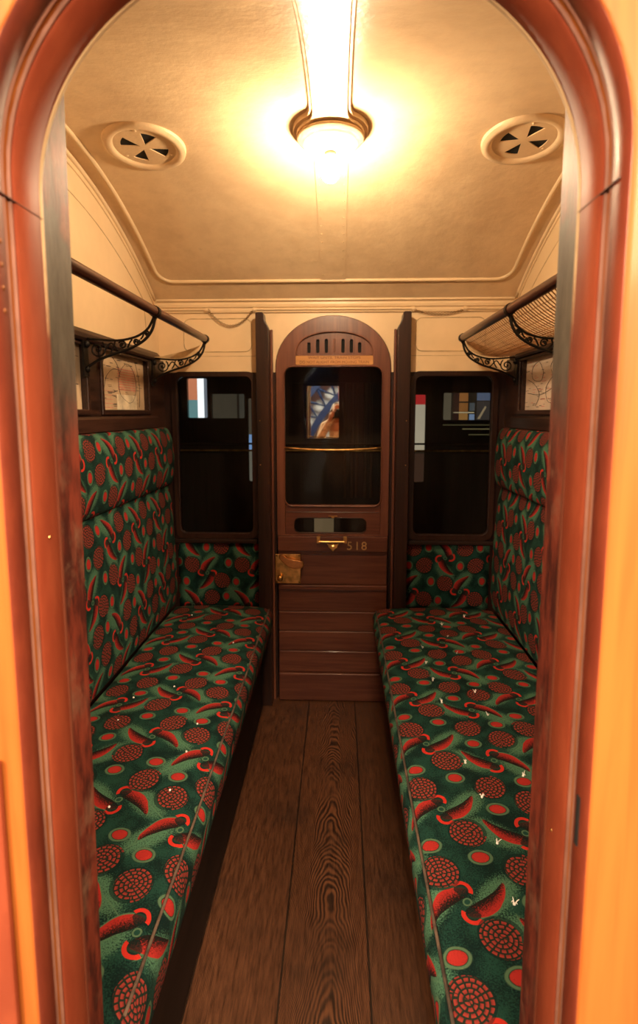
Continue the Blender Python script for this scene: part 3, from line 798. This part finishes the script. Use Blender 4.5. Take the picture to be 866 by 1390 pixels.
# ================================================================== FRAMED MAPS
PAPER = mat_plain('aged map paper', rgb(.52, .38, .24), .6, var=.15, scale=8)
PAPER2 = mat_plain('paler map paper', rgb(.60, .48, .38), .6, var=.1, scale=8)
INK = mat_plain('map black ink', rgb(.05, .04, .04), .7); PINK = mat_plain('map pink ink', rgb(.55, .20, .16), .7)
WHITE = mat_plain('map blank cartouche', rgb(.68, .58, .42), .6)
def framed_map(s, ya, yb, label, seed, paper):
    rnd = random.Random(seed); za, zb = 1.545, 1.778
    e = thing('framed_map', label, 'framed map', (s*HX, (ya+yb)/2, 1.66), 'framed maps above the seat backs')
    xw = s*(HX-.004); SH = MB().box(xw, s*(HX-.0005), ya+.002, yb-.002, za+.002, zb-.002)
    fr = MB().prism([(ya-.014, za-.014), (yb+.014, za-.014), (yb+.014, zb+.006), (ya-.014, zb+.006)], [[(ya+.006, za+.006), (yb-.006, za+.006), (yb-.006, zb-.006), (ya+.006, zb-.006)]], YZ, s*(HX-.031), s*(HX-.0215))
    fr.build('map_frame', M['mahogY'], e, bevel=.003)
    W, H = yb-ya, zb-za; X = s*(HX-.005)
    def P(u, v): return (X, ya + W*u, za + H*v)
    ink = SH; ink.cur = 1; pk = SH
    def line(mb, pts, w): mb.tube([P(*p) for p in smooth_pts(pts, 6)], w, 4)
    loops = ([[(.62, .15), (.44, .30), (.42, .62), (.58, .86), (.74, .75), (.80, .45), (.72, .2), (.62, .15)], [(.10, .20), (.16, .55), (.30, .72), (.46, .72)], [(.05, .45), (.12, .8), (.2, .95)], [(.30, .93), (.40, .80), (.44, .6)], [(.86, .08), (.88, .5), (.80, .9)]] if s < 0 else
             [[(.30, .15), (.2, .4), (.32, .6), (.48, .42), (.44, .18), (.30, .15)], [(.12, .8), (.25, .95), (.4, .8), (.34, .62), (.2, .66), (.12, .8)], [(.55, .7), (.66, .9), (.8, .8), (.78, .6), (.6, .55), (.55, .7)], [(.05, .5), (.3, .42), (.6, .3), (.9, .35)], [(.7, .1), (.62, .3), (.74, .5), (.9, .6)]])
    for l in loops: line(ink, l, .0011)
    for i in range(70):   # tiny station names as short strokes
        u, v = rnd.uniform(.04, .9), rnd.uniform(.06, .94); l = rnd.uniform(.03, .08)
        mb = SH
        SH.cur = 2 if (s > 0 and rnd.random() < .45) or (s < 0 and .38 < u < .78 and .35 < v < .8) else 1
        a = P(u, v); b = P(min(.97, u+l), v); mb.box(X, X+s*.001, a[1], b[1], a[2], a[2]+rnd.uniform(.0012, .003))
    SH.cur = 2
    if s < 0:
        for i in range(9): a = P(.40, .38+i*.045); b = P(.78, .38+i*.045); pk.box(X, X+s*.001, a[1], b[1], a[2], a[2]+.004)
        for i in range(5): a = P(.03, .06+i*.07); b = P(.28, .06+i*.07); pk.box(X, X+s*.001, a[1], b[1], a[2], a[2]+.002)
        SH.cur = 3; a = P(.36, .03); b = P(.80, .30); SH.box(X+s*.0004, X-s*.0004, a[1], b[1], a[2], b[2])
    SH.build('map_sheet', [paper, INK, PINK, WHITE], e)
framed_map(-1, 2.05, 2.552, 'framed line map nearest the far window on the left wall, pink patch', 3, PAPER)
framed_map(-1, 1.41, 1.925, 'framed map cut by the left pillar, only a tan sliver showing', 5, PAPER)
framed_map(1, 2.05, 2.575, 'framed line map with looping routes on the right wall', 9, PAPER2)

# ================================================================== CEILING FITTINGS
LY, LZ = 1.83, ceil_z(1.83)
lamp = thing('ceiling_lamp', 'lit bulb under a moulded round rose on the ceiling beam', 'lamp', (0, LY, LZ))
def beam_outline(w, R, yn):
    pts = [(w, yn)]
    yj = LY - R*.80
    for i in range(7):      # concave flare into the rose
        t = i/6; pts.append((w + (R*.60-w)*t**2.2, yj - .055 + .055*t))
    a0 = atan2(-R*.80, R*.60)
    for i in range(25):
        a = a0 + (pi - 2*a0)*i/24; pts.append((R*cos(a), LY + R*sin(a)))
    for i in range(7):
        t = 1-i/6; pts.append((-(w + (R*.60-w)*t**2.2), yj - .055 + .055*t))
    pts.append((-w, yn)); return pts
bb = MB(); 
def ceil_map(a, b, d): return (a, b, ceil_z(b)+.002-d)
def refine(p, L=.05):
    out = []
    for i in range(len(p)):
        a, b = p[i], p[(i+1) % len(p)]; k = max(1, int(sqrt((a[0]-b[0])**2+(a[1]-b[1])**2)/L))
        for j in range(k): out.append((a[0]+(b[0]-a[0])*j/k, a[1]+(b[1]-a[1])*j/k))
    return out
bb.prism(refine(dedupe(beam_outline(.060, .118, .66))), [], ceil_map, 0, .016)
bb.prism(refine(dedupe(beam_outline(.051, .107, .66))), [], ceil_map, .016, .026)
bb.build('beam', M['cream'], lamp, bevel=.004, seg=3)
prof = [(.03, -.020), (.102, -.024), (.106, -.030), (.102, -.036), (.094, -.038), (.088, -.046), (.076, -.052), (.055, -.056), (.030, -.066), (.020, -.070)]
MB().lathe(prof, 48, (0, LY, LZ)).build('rose', M['cream'], lamp, smooth=True)
MB().lathe([(.018, -.068), (.020, -.078), (.016, -.092), (.010, -.094)], 20, (0, LY, LZ)).build('bulb_holder', M['creamw'], lamp, smooth=True)
MB().lathe([(.010, -.090), (.013, -.098), (.024, -.112), (.029, -.128), (.027, -.142), (.018, -.154), (.004, -.158)], 24, (0, LY, LZ)).build('bulb', M['bulb'], lamp, smooth='all')

def vent(x, label):
    y = 1.90; e = thing('ceiling_vent', label, 'vent', (x, y, ceil_z(y)), 'round ceiling vents')
    slope = -.62*(y-YM)
    def mp(a, b, d): return (x+a, y+b, ceil_z(y) + slope*b - d)
    R = lambda c: (lambda a, b, d: mp(a, b, d))
    ring = [(.134, .0), (.132, .010), (.122, .016), (.109, .016), (.102, .011), (.098, .004)]
    mb = MB(); seg = 48; vs = []; fs = []
    for r, d in ring:
        for k in range(seg): t = 2*pi*k/seg; vs.append(mp(r*cos(t), r*sin(t), d))
    for i in range(len(ring)-1):
        for k in range(seg): fs.append((i*seg+k, i*seg+(k+1) % seg, (i+1)*seg+(k+1) % seg, (i+1)*seg+k))
    mb.add(vs, fs); mb.build('vent_ring', M['cream'], e, smooth=True)
    holes = []
    for k in range(4):
        a0 = radians(20 + 90*k + (8 if x < 0 else -4)); w = radians(19)
        holes.append([(.014*cos(a0), .014*sin(a0))] + [(.076*cos(a0-w+2*w*i/5), .076*sin(a0-w+2*w*i/5)) for i in range(6)])
    disc = [(.1*cos(2*pi*k/40), .1*sin(2*pi*k/40)) for k in range(40)]
    d = MB().prism(disc, holes, mp, .004, .007).build('vent_disc', M['cream'], e)
    MB().prism([(a*.9, b*.9) for a, b in disc], [], mp, .0015, .0025).build('vent_void', M['dark'], e)
    for k in range(3):
        a = radians(30+120*k); MB().ball(mp(.088*cos(a), .088*sin(a), .007), (.005, .005, .003), 8, 5).build('screw', M['creamw'], d)
vent(-.615, 'round cream ceiling vent left of the lamp'); vent(.622, 'round cream ceiling vent right of the lamp')

# alarm cord pipes and chains on the far wall
pipe = thing('alarm_pipe', 'thin cream pipe along the far wall just under the cornice', 'pipe', (0, YF, 2.05))
PY = YF - .016
for x0, x1 in ((-.872, -.626), (-.396, .40), (.642, .872)):
    p = MB().tube([(x0, PY, 2.050), (x1, PY, 2.050 if x0 < 0 and x1 < 0 else 2.044 if x0 > 0 else 2.050)], .0062, 10)
    p.build('pipe_length', M['creamw'], pipe, smooth=True)
for x in (-.632, -.39, .394, .648):
    cl = MB(); cl.tube([(x-.008, PY, 2.049), (x+.008, PY, 2.047)], .0105, 12); cl.box(x-.006, x+.006, PY, YF, 2.035, 2.065)
    cl.build('pipe_clip', M['creamw'], pipe, smooth=True)
def chain(x0, x1, sagz, z, label):
    mb = MB(); n = 30; P = []
    for i in range(n+1):
        t = i/n; P.append(Vector((x0+(x1-x0)*t, PY, z - sagz*4*t*(1-t))))
    for i in range(n):
        c = (P[i]+P[i+1])/2; d = (P[i+1]-P[i]).normalized(); L = (P[i+1]-P[i]).length*.72
        q = Vector((0, 1, 0)) if i % 2 else d.cross(Vector((0, 1, 0)))
        mb.tube([c + d*cos(2*pi*k/8)*L + q*sin(2*pi*k/8)*.0046 for k in range(8)], .0014, 4, True)
    o = mb.build('alarm_chain', mat_plain('chain metal', rgb(.30, .19, .09), .45, .7), None, loc=((x0+x1)/2, PY, z)); tag(o, label, 'chain', 'alarm chains on the far wall')
chain(-.624, -.398, .078, 2.048, 'slack chain hanging deep below the pipe, left of the far door')
chain(.402, .640, .020, 2.042, 'taut chain sagging slightly, right of the far door')

# ================================================================== OUTSIDE: the coach on the next track
CY = 3.45
nc = thing('railway_carriage', 'dark brown carriage standing beyond the far windows', 'carriage', (0, CY, 0))
M['coach'] = mat_wood('dark coach panels', rgb(.010, .006, .005), rgb(.022, .014, .011), 'Z', .4, .2)
M['coachp'] = mat_wood('coach pilaster', rgb(.030, .016, .010), rgb(.055, .030, .018), 'Z', .4, .2)
wins = [(-.929, -.795, 1.503, 1.756), (-.775, -.56, 1.50, 1.66), (-.545, -.490, 1.10, 1.632), (-.178, .035, 1.374, 1.709), (.487, .573, 1.10, 1.654), (.675, .975, 1.49, 1.665)]
body = [(-1.9, -.2), (1.9, -.2), (1.9, 2.6), (-1.9, 2.6)]
MB().prism(body, [rrect(a, b, c, d, .012, 3) for a, b, c, d in wins], XZ, CY, CY+.04).build('body_panel', M['coach'], nc)
for x in (.06, .105, .135, .19, .225): MB().box(x, x+.016, CY-.014, CY, 1.0, 1.74).build('pilaster', M['coachp'], nc, bevel=.003)
MB().box(-.25, .25, CY-.016, CY, 1.722, 1.752).build('door_head', M['coach'], nc)
for z, k in ((1.302, 'brass'), (1.345, 'coachp')):
    MB().tube([(-1.2, CY-.02, z), (1.2, CY-.02, z)], .006, 8).build('handrail', M[k], nc, smooth=True)
for i, (a, b, c, d) in enumerate(wins):
    MB().tube([(x, CY-.002, z) for x, z in rrect(a, b, c, d, .012, 3)], .005, 6, True).build('window_frame', M['coachp'], nc)
mir = MB().box(-.178, .035, CY+.004, CY+.008, 1.374, 1.709).build('window_pane', mat_glass('reflecting coach glass', (.1, .1, .1, 1), .62), nc)
mir['label'] = 'coach window mirroring the photographer'
MB().box(-.19, .05, CY+.012, CY+.016, 1.36, 1.72).build('window_blind', M['dark'], nc)
MB().box(-.125, .0, CY-.006, CY, .70, .93).build('pane_reflection', mat_emit('pale pane reflection', rgb(.40, .27, .14), .32), nc)  # added glowing tan box, stands in for a reflection in the lower door pane
# posters seen through its other windows; their glow is painted in, no lamp
def poster(name_mat, x0, x1, z0, z1, strength=1.0): return MB().box(x0, x1, CY+.05, CY+.054, z0, z1), mat_emit(name_mat, *strength)
def pos(rects, label):
    x0 = min(r[0] for r in rects); z0 = min(r[2] for r in rects)
    e = thing('poster', label, 'poster', (x0, CY+.07, z0))
    for k, (a, b, c, d, col, st) in enumerate(rects):
        MB().box(a, b, CY+.0405, CY+.0425, c, d).build('poster_field', mat_emit('poster glow', rgb(*col), st), e)
pos([(-.945, -.872, 1.62, 1.80, (.85, .30, .16), .8), (-.945, -.872, 1.47, 1.62, (.20, .42, .45), .7), (-.872, -.83, 1.47, 1.80, (.85, .92, 1.0), 1.6), (-.83, -.785, 1.47, 1.80, (.35, .40, .5), .5)], 'bright orange, white and teal poster in the far left window')
pos([(-.78, -.62, 1.48, 1.68, (.085, .070, .048), .6), (-.605, -.55, 1.48, 1.68, (.10, .09, .07), .5)], 'dim grey panel in the far left window')
pos([(-.56, -.48, 1.40, 1.65, (.16, .13, .09), .4), (-.56, -.48, 1.30, 1.40, (.25, .45, .85), .7), (-.56, -.48, 1.08, 1.30, (.45, .42, .33), .3)], 'narrow blue glowing panel at the inner edge of the far left window')
pos([(.48, .58, 1.59, 1.66, (.55, .03, .03), .7), (.48, .58, 1.30, 1.59, (.75, .65, .48), .55), (.48, .58, 1.08, 1.28, (.16, .08, .05), .3)], 'ribbed white panel with red top in the far right window')
pos([(.685, .735, 1.48, 1.67, (.42, .34, .22), .22), (.750, .785, 1.48, 1.67, (.10, .04, .03), .25), (.785, .84, 1.545, 1.60, (.75, .30, .08), .26), (.785, .84, 1.61, 1.67, (.70, .28, .08), .34), (.785, .84, 1.48, 1.535, (.80, .40, .12), .30), (.75, .88, 1.537, 1.543, (.9, .75, .45), .5), (.85, .882, 1.48, 1.53, (.35, .50, .80), .40), (.85, .882, 1.55, 1.60, (.25, .28, .30), .25),
     (.895, .98, 1.48, 1.61, (.12, .10, .09), .3), (.895, .98, 1.615, 1.67, (.22, .28, .45), .35), (.895, .98, 1.485, 1.492, (.9, .75, .45), .4)], 'amber and blue glowing fields in the far right window')
MB().prism([(.90, 1.50), (.915, 1.50), (.955, 1.575), (.945, 1.58)], [], XZ, CY+.036, CY+.0400).build('diagonal_brace', mat_emit('glowing brace', rgb(.7, .52, .30), .35), nc)  # brace glows by itself, its light put into the material
for z, x0, x1, st in ((1.46, .68, .97, .10), (1.435, .80, .97, .22), (1.40, .84, .97, .12)): MB().box(x0, x1, CY-.004, CY, z, z+.006).build('body_moulding', mat_emit('glowing lining', rgb(.6, .5, .22), st), nc)  # faint bright lines, light put in as emission

# ================================================================== HALL BEHIND THE CAMERA (seen mirrored in the coach glass)
plat = MB().box(-3.5, 3.5, -5.0, .50, -.22, -.02).build('platform', mat_plain('platform paving', rgb(.16, .12, .09), .7)); struct(plat, 'platform in front of the doorway', 'platform')
hw = MB().box(-3.5, 3.5, -5.06, -5.0, -.2, 4.5).build('wall_hall', mat_plain('hall wall', rgb(.72, .72, .68), .8, var=.05)); struct(hw, 'pale hall wall behind the photographer', 'wall')
BLUE = mat_plain('blue truss paint', rgb(.025, .05, .14), .5)
trs = thing('roof_truss', 'blue steel arched roof truss mirrored behind the photographer', 'truss', (-.7, -4.8, 0))
def arc(r, c, a0, a1, n=30): return [(c[0]+r*cos(radians(a0+(a1-a0)*i/n)), c[1]+r*sin(radians(a0+(a1-a0)*i/n))) for i in range(n+1)]
C0 = (1.9, -.1)
o1, o2 = arc(3.0, C0, 95, 178), arc(2.62, C0, 95, 178)
MB().prism(o1 + o2[::-1], [], XZ, -4.9, -4.8)
for nm_, R0, R1 in (('outer_rib', 3.35, 3.15), ('inner_rib', 2.80, 2.66)):
    a, b = arc(R0, C0, 92, 180), arc(R1, C0, 92, 180); MB().prism(a + b[::-1], [], XZ, -4.85, -4.75).build(nm_, BLUE, trs)
lac = MB()
for k in range(14):
    a = radians(94 + 6.2*k); b = radians(94 + 6.2*(k+.5)); c = radians(94+6.2*(k+1))
    lac.tube([(C0[0]+3.17*cos(a), -4.8, C0[1]+3.17*sin(a)), (C0[0]+2.79*cos(b), -4.8, C0[1]+2.79*sin(b)), (C0[0]+3.17*cos(c), -4.8, C0[1]+3.17*sin(c))], .035, 6)
lac.build('lattice', BLUE, trs)
bp = MB().box(.02, .5, -4.7, -4.6, -.02, 3.2).build('brick_pier', mat_plain('brick red pier', rgb(.33, .08, .04), .8)); tag(bp, 'red pier mirrored beside the photographer', 'pier')

# ------------------------------------------------------------------ the photographer
def limb(mb, pts, rs, seg=12):
    P = []; R = []
    for i in range(len(pts)-1):
        for j in range(5):
            t = j/5; P.append(Vector(pts[i]).lerp(Vector(pts[i+1]), t)); R.append(rs[i]+(rs[i+1]-rs[i])*t)
    P.append(Vector(pts[-1])); R.append(rs[-1])
    mb.tube(P, R, seg)
    for p, r in zip(pts, rs): mb.ball(p, r*1.0, seg, 8)
SKIN = mat_plain('skin', rgb(.62, .36, .24), .55, var=.08); HAIRM = mat_plain('dark brown hair', rgb(.045, .022, .014), .5); SHIRT = mat_plain('cream patterned shirt', rgb(.80, .70, .56), .85, var=.35, scale=25)
TROU = mat_plain('dark trousers', rgb(.02, .022, .03), .9); SHOE = mat_plain('black shoe', rgb(.012, .011, .01), .5)
px_, py_, pf = .015, -.27, -.02     # head centre line, platform level
pb = MB(); hz = 1.555
pb.ball((px_, py_, hz), (.074, .093, .108), 24, 18)                       # skull
pb.ball((px_, py_+.022, hz-.055), (.056, .068, .068), 20, 14)             # jaw
limb(pb, [(px_, py_+.085, hz+.018), (px_, py_+.108, hz-.018)], [.008, .015], 10)   # nose
for s in (-1, 1):
    pb.ball((px_+s*.074, py_-.008, hz-.005), (.010, .020, .031), 10, 8)   # ears
    pb.ball((px_+s*.031, py_+.080, hz+.020), (.018, .012, .010), 10, 8)   # brow / lids
pb.ball((px_, py_+.078, hz-.070), (.024, .012, .009), 10, 6)              # lips
pb.ball((px_, py_+.070, hz-.104), (.022, .018, .016), 10, 8)              # chin
limb(pb, [(px_, py_-.02, hz-.07), (px_, py_-.035, hz-.16)], [.052, .058])  # neck
limb(pb, [(px_, py_-.05, 1.36), (px_, py_-.05, 1.15), (px_, py_-.05, .92)], [.115, .105, .125], 16)
for s in (-1, 1):
    sh = (px_+s*.165, py_-.045, 1.355); el = (px_+s*.215, py_+.03, 1.165); wr = (px_+s*.095, py_+.105, 1.455)
    if s < 0: el = (px_-.235, py_+.02, 1.19)
    limb(pb, [(px_+s*.05, py_-.05, 1.38), sh, el, wr], [.07, .052, .040, .027])
    hip = (px_+s*.085, py_-.05, .88); kn = (px_+s*.095, py_-.03, .47); an = (px_+s*.10, py_-.06, .07)
    limb(pb, [hip, kn, an], [.082, .054, .038]); limb(pb, [an, (px_+s*.105, py_+.05, .015)], [.036, .028])
    # hand: palm and five bent fingers closing on the camera body
    pc = Vector((px_+s*.082, py_+.128, 1.505)); limb(pb, [wr, tuple(pc)], [.026, .030]); pb.ball(tuple(pc), (.018, .030, .040), 12, 8)
    for k, (dz, L) in enumerate(((.034, .9), (.014, 1.0), (-.006, .95), (-.024, .78))):
        b0 = pc + Vector((-s*.002, .020, dz)); b1 = b0 + Vector((s*.0, .024*L, .004)); b2 = b1 + Vector((-s*.020*L, .012*L, .002)); b3 = b2 + Vector((-s*.018*L, -.004, 0))
        limb(pb, [tuple(b0), tuple(b1), tuple(b2), tuple(b3)], [.0092, .0086, .008, .0068], 8)
    t0 = pc + Vector((-s*.004, -.012, -.012)); t1 = t0 + Vector((-s*.022, -.006, -.012)); t2 = t1 + Vector((-s*.020, .004, .004))
    limb(pb, [tuple(t0), tuple(t1), tuple(t2)], [.0115, .010, .0085], 8)
person = pb.build('person', SKIN, None, loc=(px_, py_, pf), smooth='all')
rm = person.modifiers.new('skin surface', 'REMESH'); rm.mode = 'VOXEL'; rm.voxel_size = .0065; rm.use_smooth_shade = True
tag(person, 'person in cream shirt raising a black camera to the face, mirrored in the glass', 'person')
def cloth(name, mat, fn, vox=.010):
    mb = MB(); fn(mb); o = mb.build(name, mat, person, smooth='all'); r = o.modifiers.new('cloth surface', 'REMESH'); r.mode = 'VOXEL'; r.voxel_size = vox; r.use_smooth_shade = True; return o
def f_shirt(mb):
    limb(mb, [(px_, py_-.05, 1.375), (px_, py_-.05, 1.15), (px_, py_-.05, .86)], [.105, .125, .150], 16)
    for s in (-1, 1):
        el = (px_+s*.215, py_+.03, 1.165) if s > 0 else (px_-.235, py_+.02, 1.19)
        limb(mb, [(px_+s*.05, py_-.05, 1.385), (px_+s*.165, py_-.045, 1.36), el, (px_+s*.115, py_+.09, 1.415)], [.082, .066, .054, .040])
cloth('shirt', SHIRT, f_shirt)
def f_trou(mb):
    limb(mb, [(px_-.05, py_-.05, .93), (px_+.05, py_-.05, .93)], [.115, .115])
    for s in (-1, 1): limb(mb, [(px_+s*.085, py_-.05, .88), (px_+s*.095, py_-.03, .47), (px_+s*.10, py_-.06, .08)], [.100, .070, .056])
cloth('trousers', TROU, f_trou)
def f_hair(mb):
    mb.ball((px_, py_-.024, hz+.022), (.084, .088, .104), 24, 16)
    for s in (-1, 1): limb(mb, [(px_+s*.068, py_-.02, hz+.01), (px_+s*.080, py_-.03, hz-.08), (px_+s*.075, py_-.02, hz-.17)], [.034, .034, .022])
    limb(mb, [(px_, py_-.075, hz), (px_, py_-.075, hz-.17)], [.060, .050])
cloth('hair', HAIRM, f_hair, .008)
for s in (-1, 1):
    def f_shoe(mb): mb.ball((px_+s*.105, py_-.01, pf+.032), (.046, .125, .032), 16, 10); limb(mb, [(px_+s*.10, py_-.06, .09), (px_+s*.10, py_-.06, .02)], [.048, .046])
    cloth('shoe', SHOE, f_shoe, .008)
EYE = mat_plain('eyes', rgb(.5, .45, .4), .2)
for s in (-1, 1): MB().ball((px_+s*.031, py_+.0865, hz+.004), (.012, .006, .008), 12, 8).build('eye', EYE, person, smooth='all')
cam_b = thing('camera', 'black camera held to the photographer\'s face, mirrored in the glass', 'camera', (px_, -.15, 1.515))
BLK = mat_plain('black camera body', rgb(.01, .01, .01), .45)
cbx = MB().box(px_-.066, px_+.066, -.145, -.095, 1.468, 1.555).build('camera_body', BLK, cam_b, bevel=.01, seg=3)
MB().box(px_-.025, px_+.025, -.145, -.10, 1.552, 1.585).build('prism_housing', BLK, cam_b, bevel=.01)
MB().tube([(px_, -.096, 1.512), (px_, -.06, 1.512)], [.033, .036], 24).build('lens', BLK, cam_b, smooth=True)

# ================================================================== CAMERA
cd = bpy.data.cameras.new('view'); cam = bpy.data.objects.new('view', cd); COL.objects.link(cam); SC.camera = cam
cd.sensor_fit = 'VERTICAL'; cd.sensor_height = 36; cd.sensor_width = 36*866/1390
cd.lens = 741/1390*36; cd.shift_y = -45/1390; cd.clip_start = .02; cd.clip_end = 60
cam.location = (.03, 0, 1.54)
cam.rotation_euler = (radians(90-6.9255), 0, radians(2.0717))
cd.dof.use_dof = True; cd.dof.focus_distance = 1.45; cd.dof.aperture_fstop = 4.0

# ================================================================== LIGHT
def area(name, loc, target, size, power, color, sy=None):
    l = bpy.data.lights.new(name, 'AREA'); l.energy = power; l.color = color; l.size = size
    if sy: l.shape = 'RECTANGLE'; l.size_y = sy
    o = bpy.data.objects.new(name, l); COL.objects.link(o); o.location = loc
    o.rotation_euler = (Vector(target)-Vector(loc)).to_track_quat('-Z', 'Y').to_euler(); return o
area('hall_lamp', (1.6, -2.0, 2.65), (-.2, .8, .9), .8, 285, (1, .72, .47))
area('hall_lamp', (-1.6, -2.0, 2.65), (.2, .8, .9), .8, 265, (1, .72, .47))
area('hall_lamp', (.2, -1.8, 3.8), (.05, 1.0, .5), .7, 190, (1, .74, .50))
area('hall_wall_lamp', (-.9, -2.9, 3.6), (-.3, -5, 1.7), .8, 210, (1, .96, .9))
w = bpy.data.worlds.new('world'); SC.world = w; w.use_nodes = True
bg = w.node_tree.nodes['Background']; bg.inputs[0].default_value = (.05, .035, .022, 1); bg.inputs[1].default_value = .35
SC.view_settings.view_transform = 'Standard'; SC.view_settings.look = 'None'; SC.view_settings.exposure = 0; SC.view_settings.gamma = 1
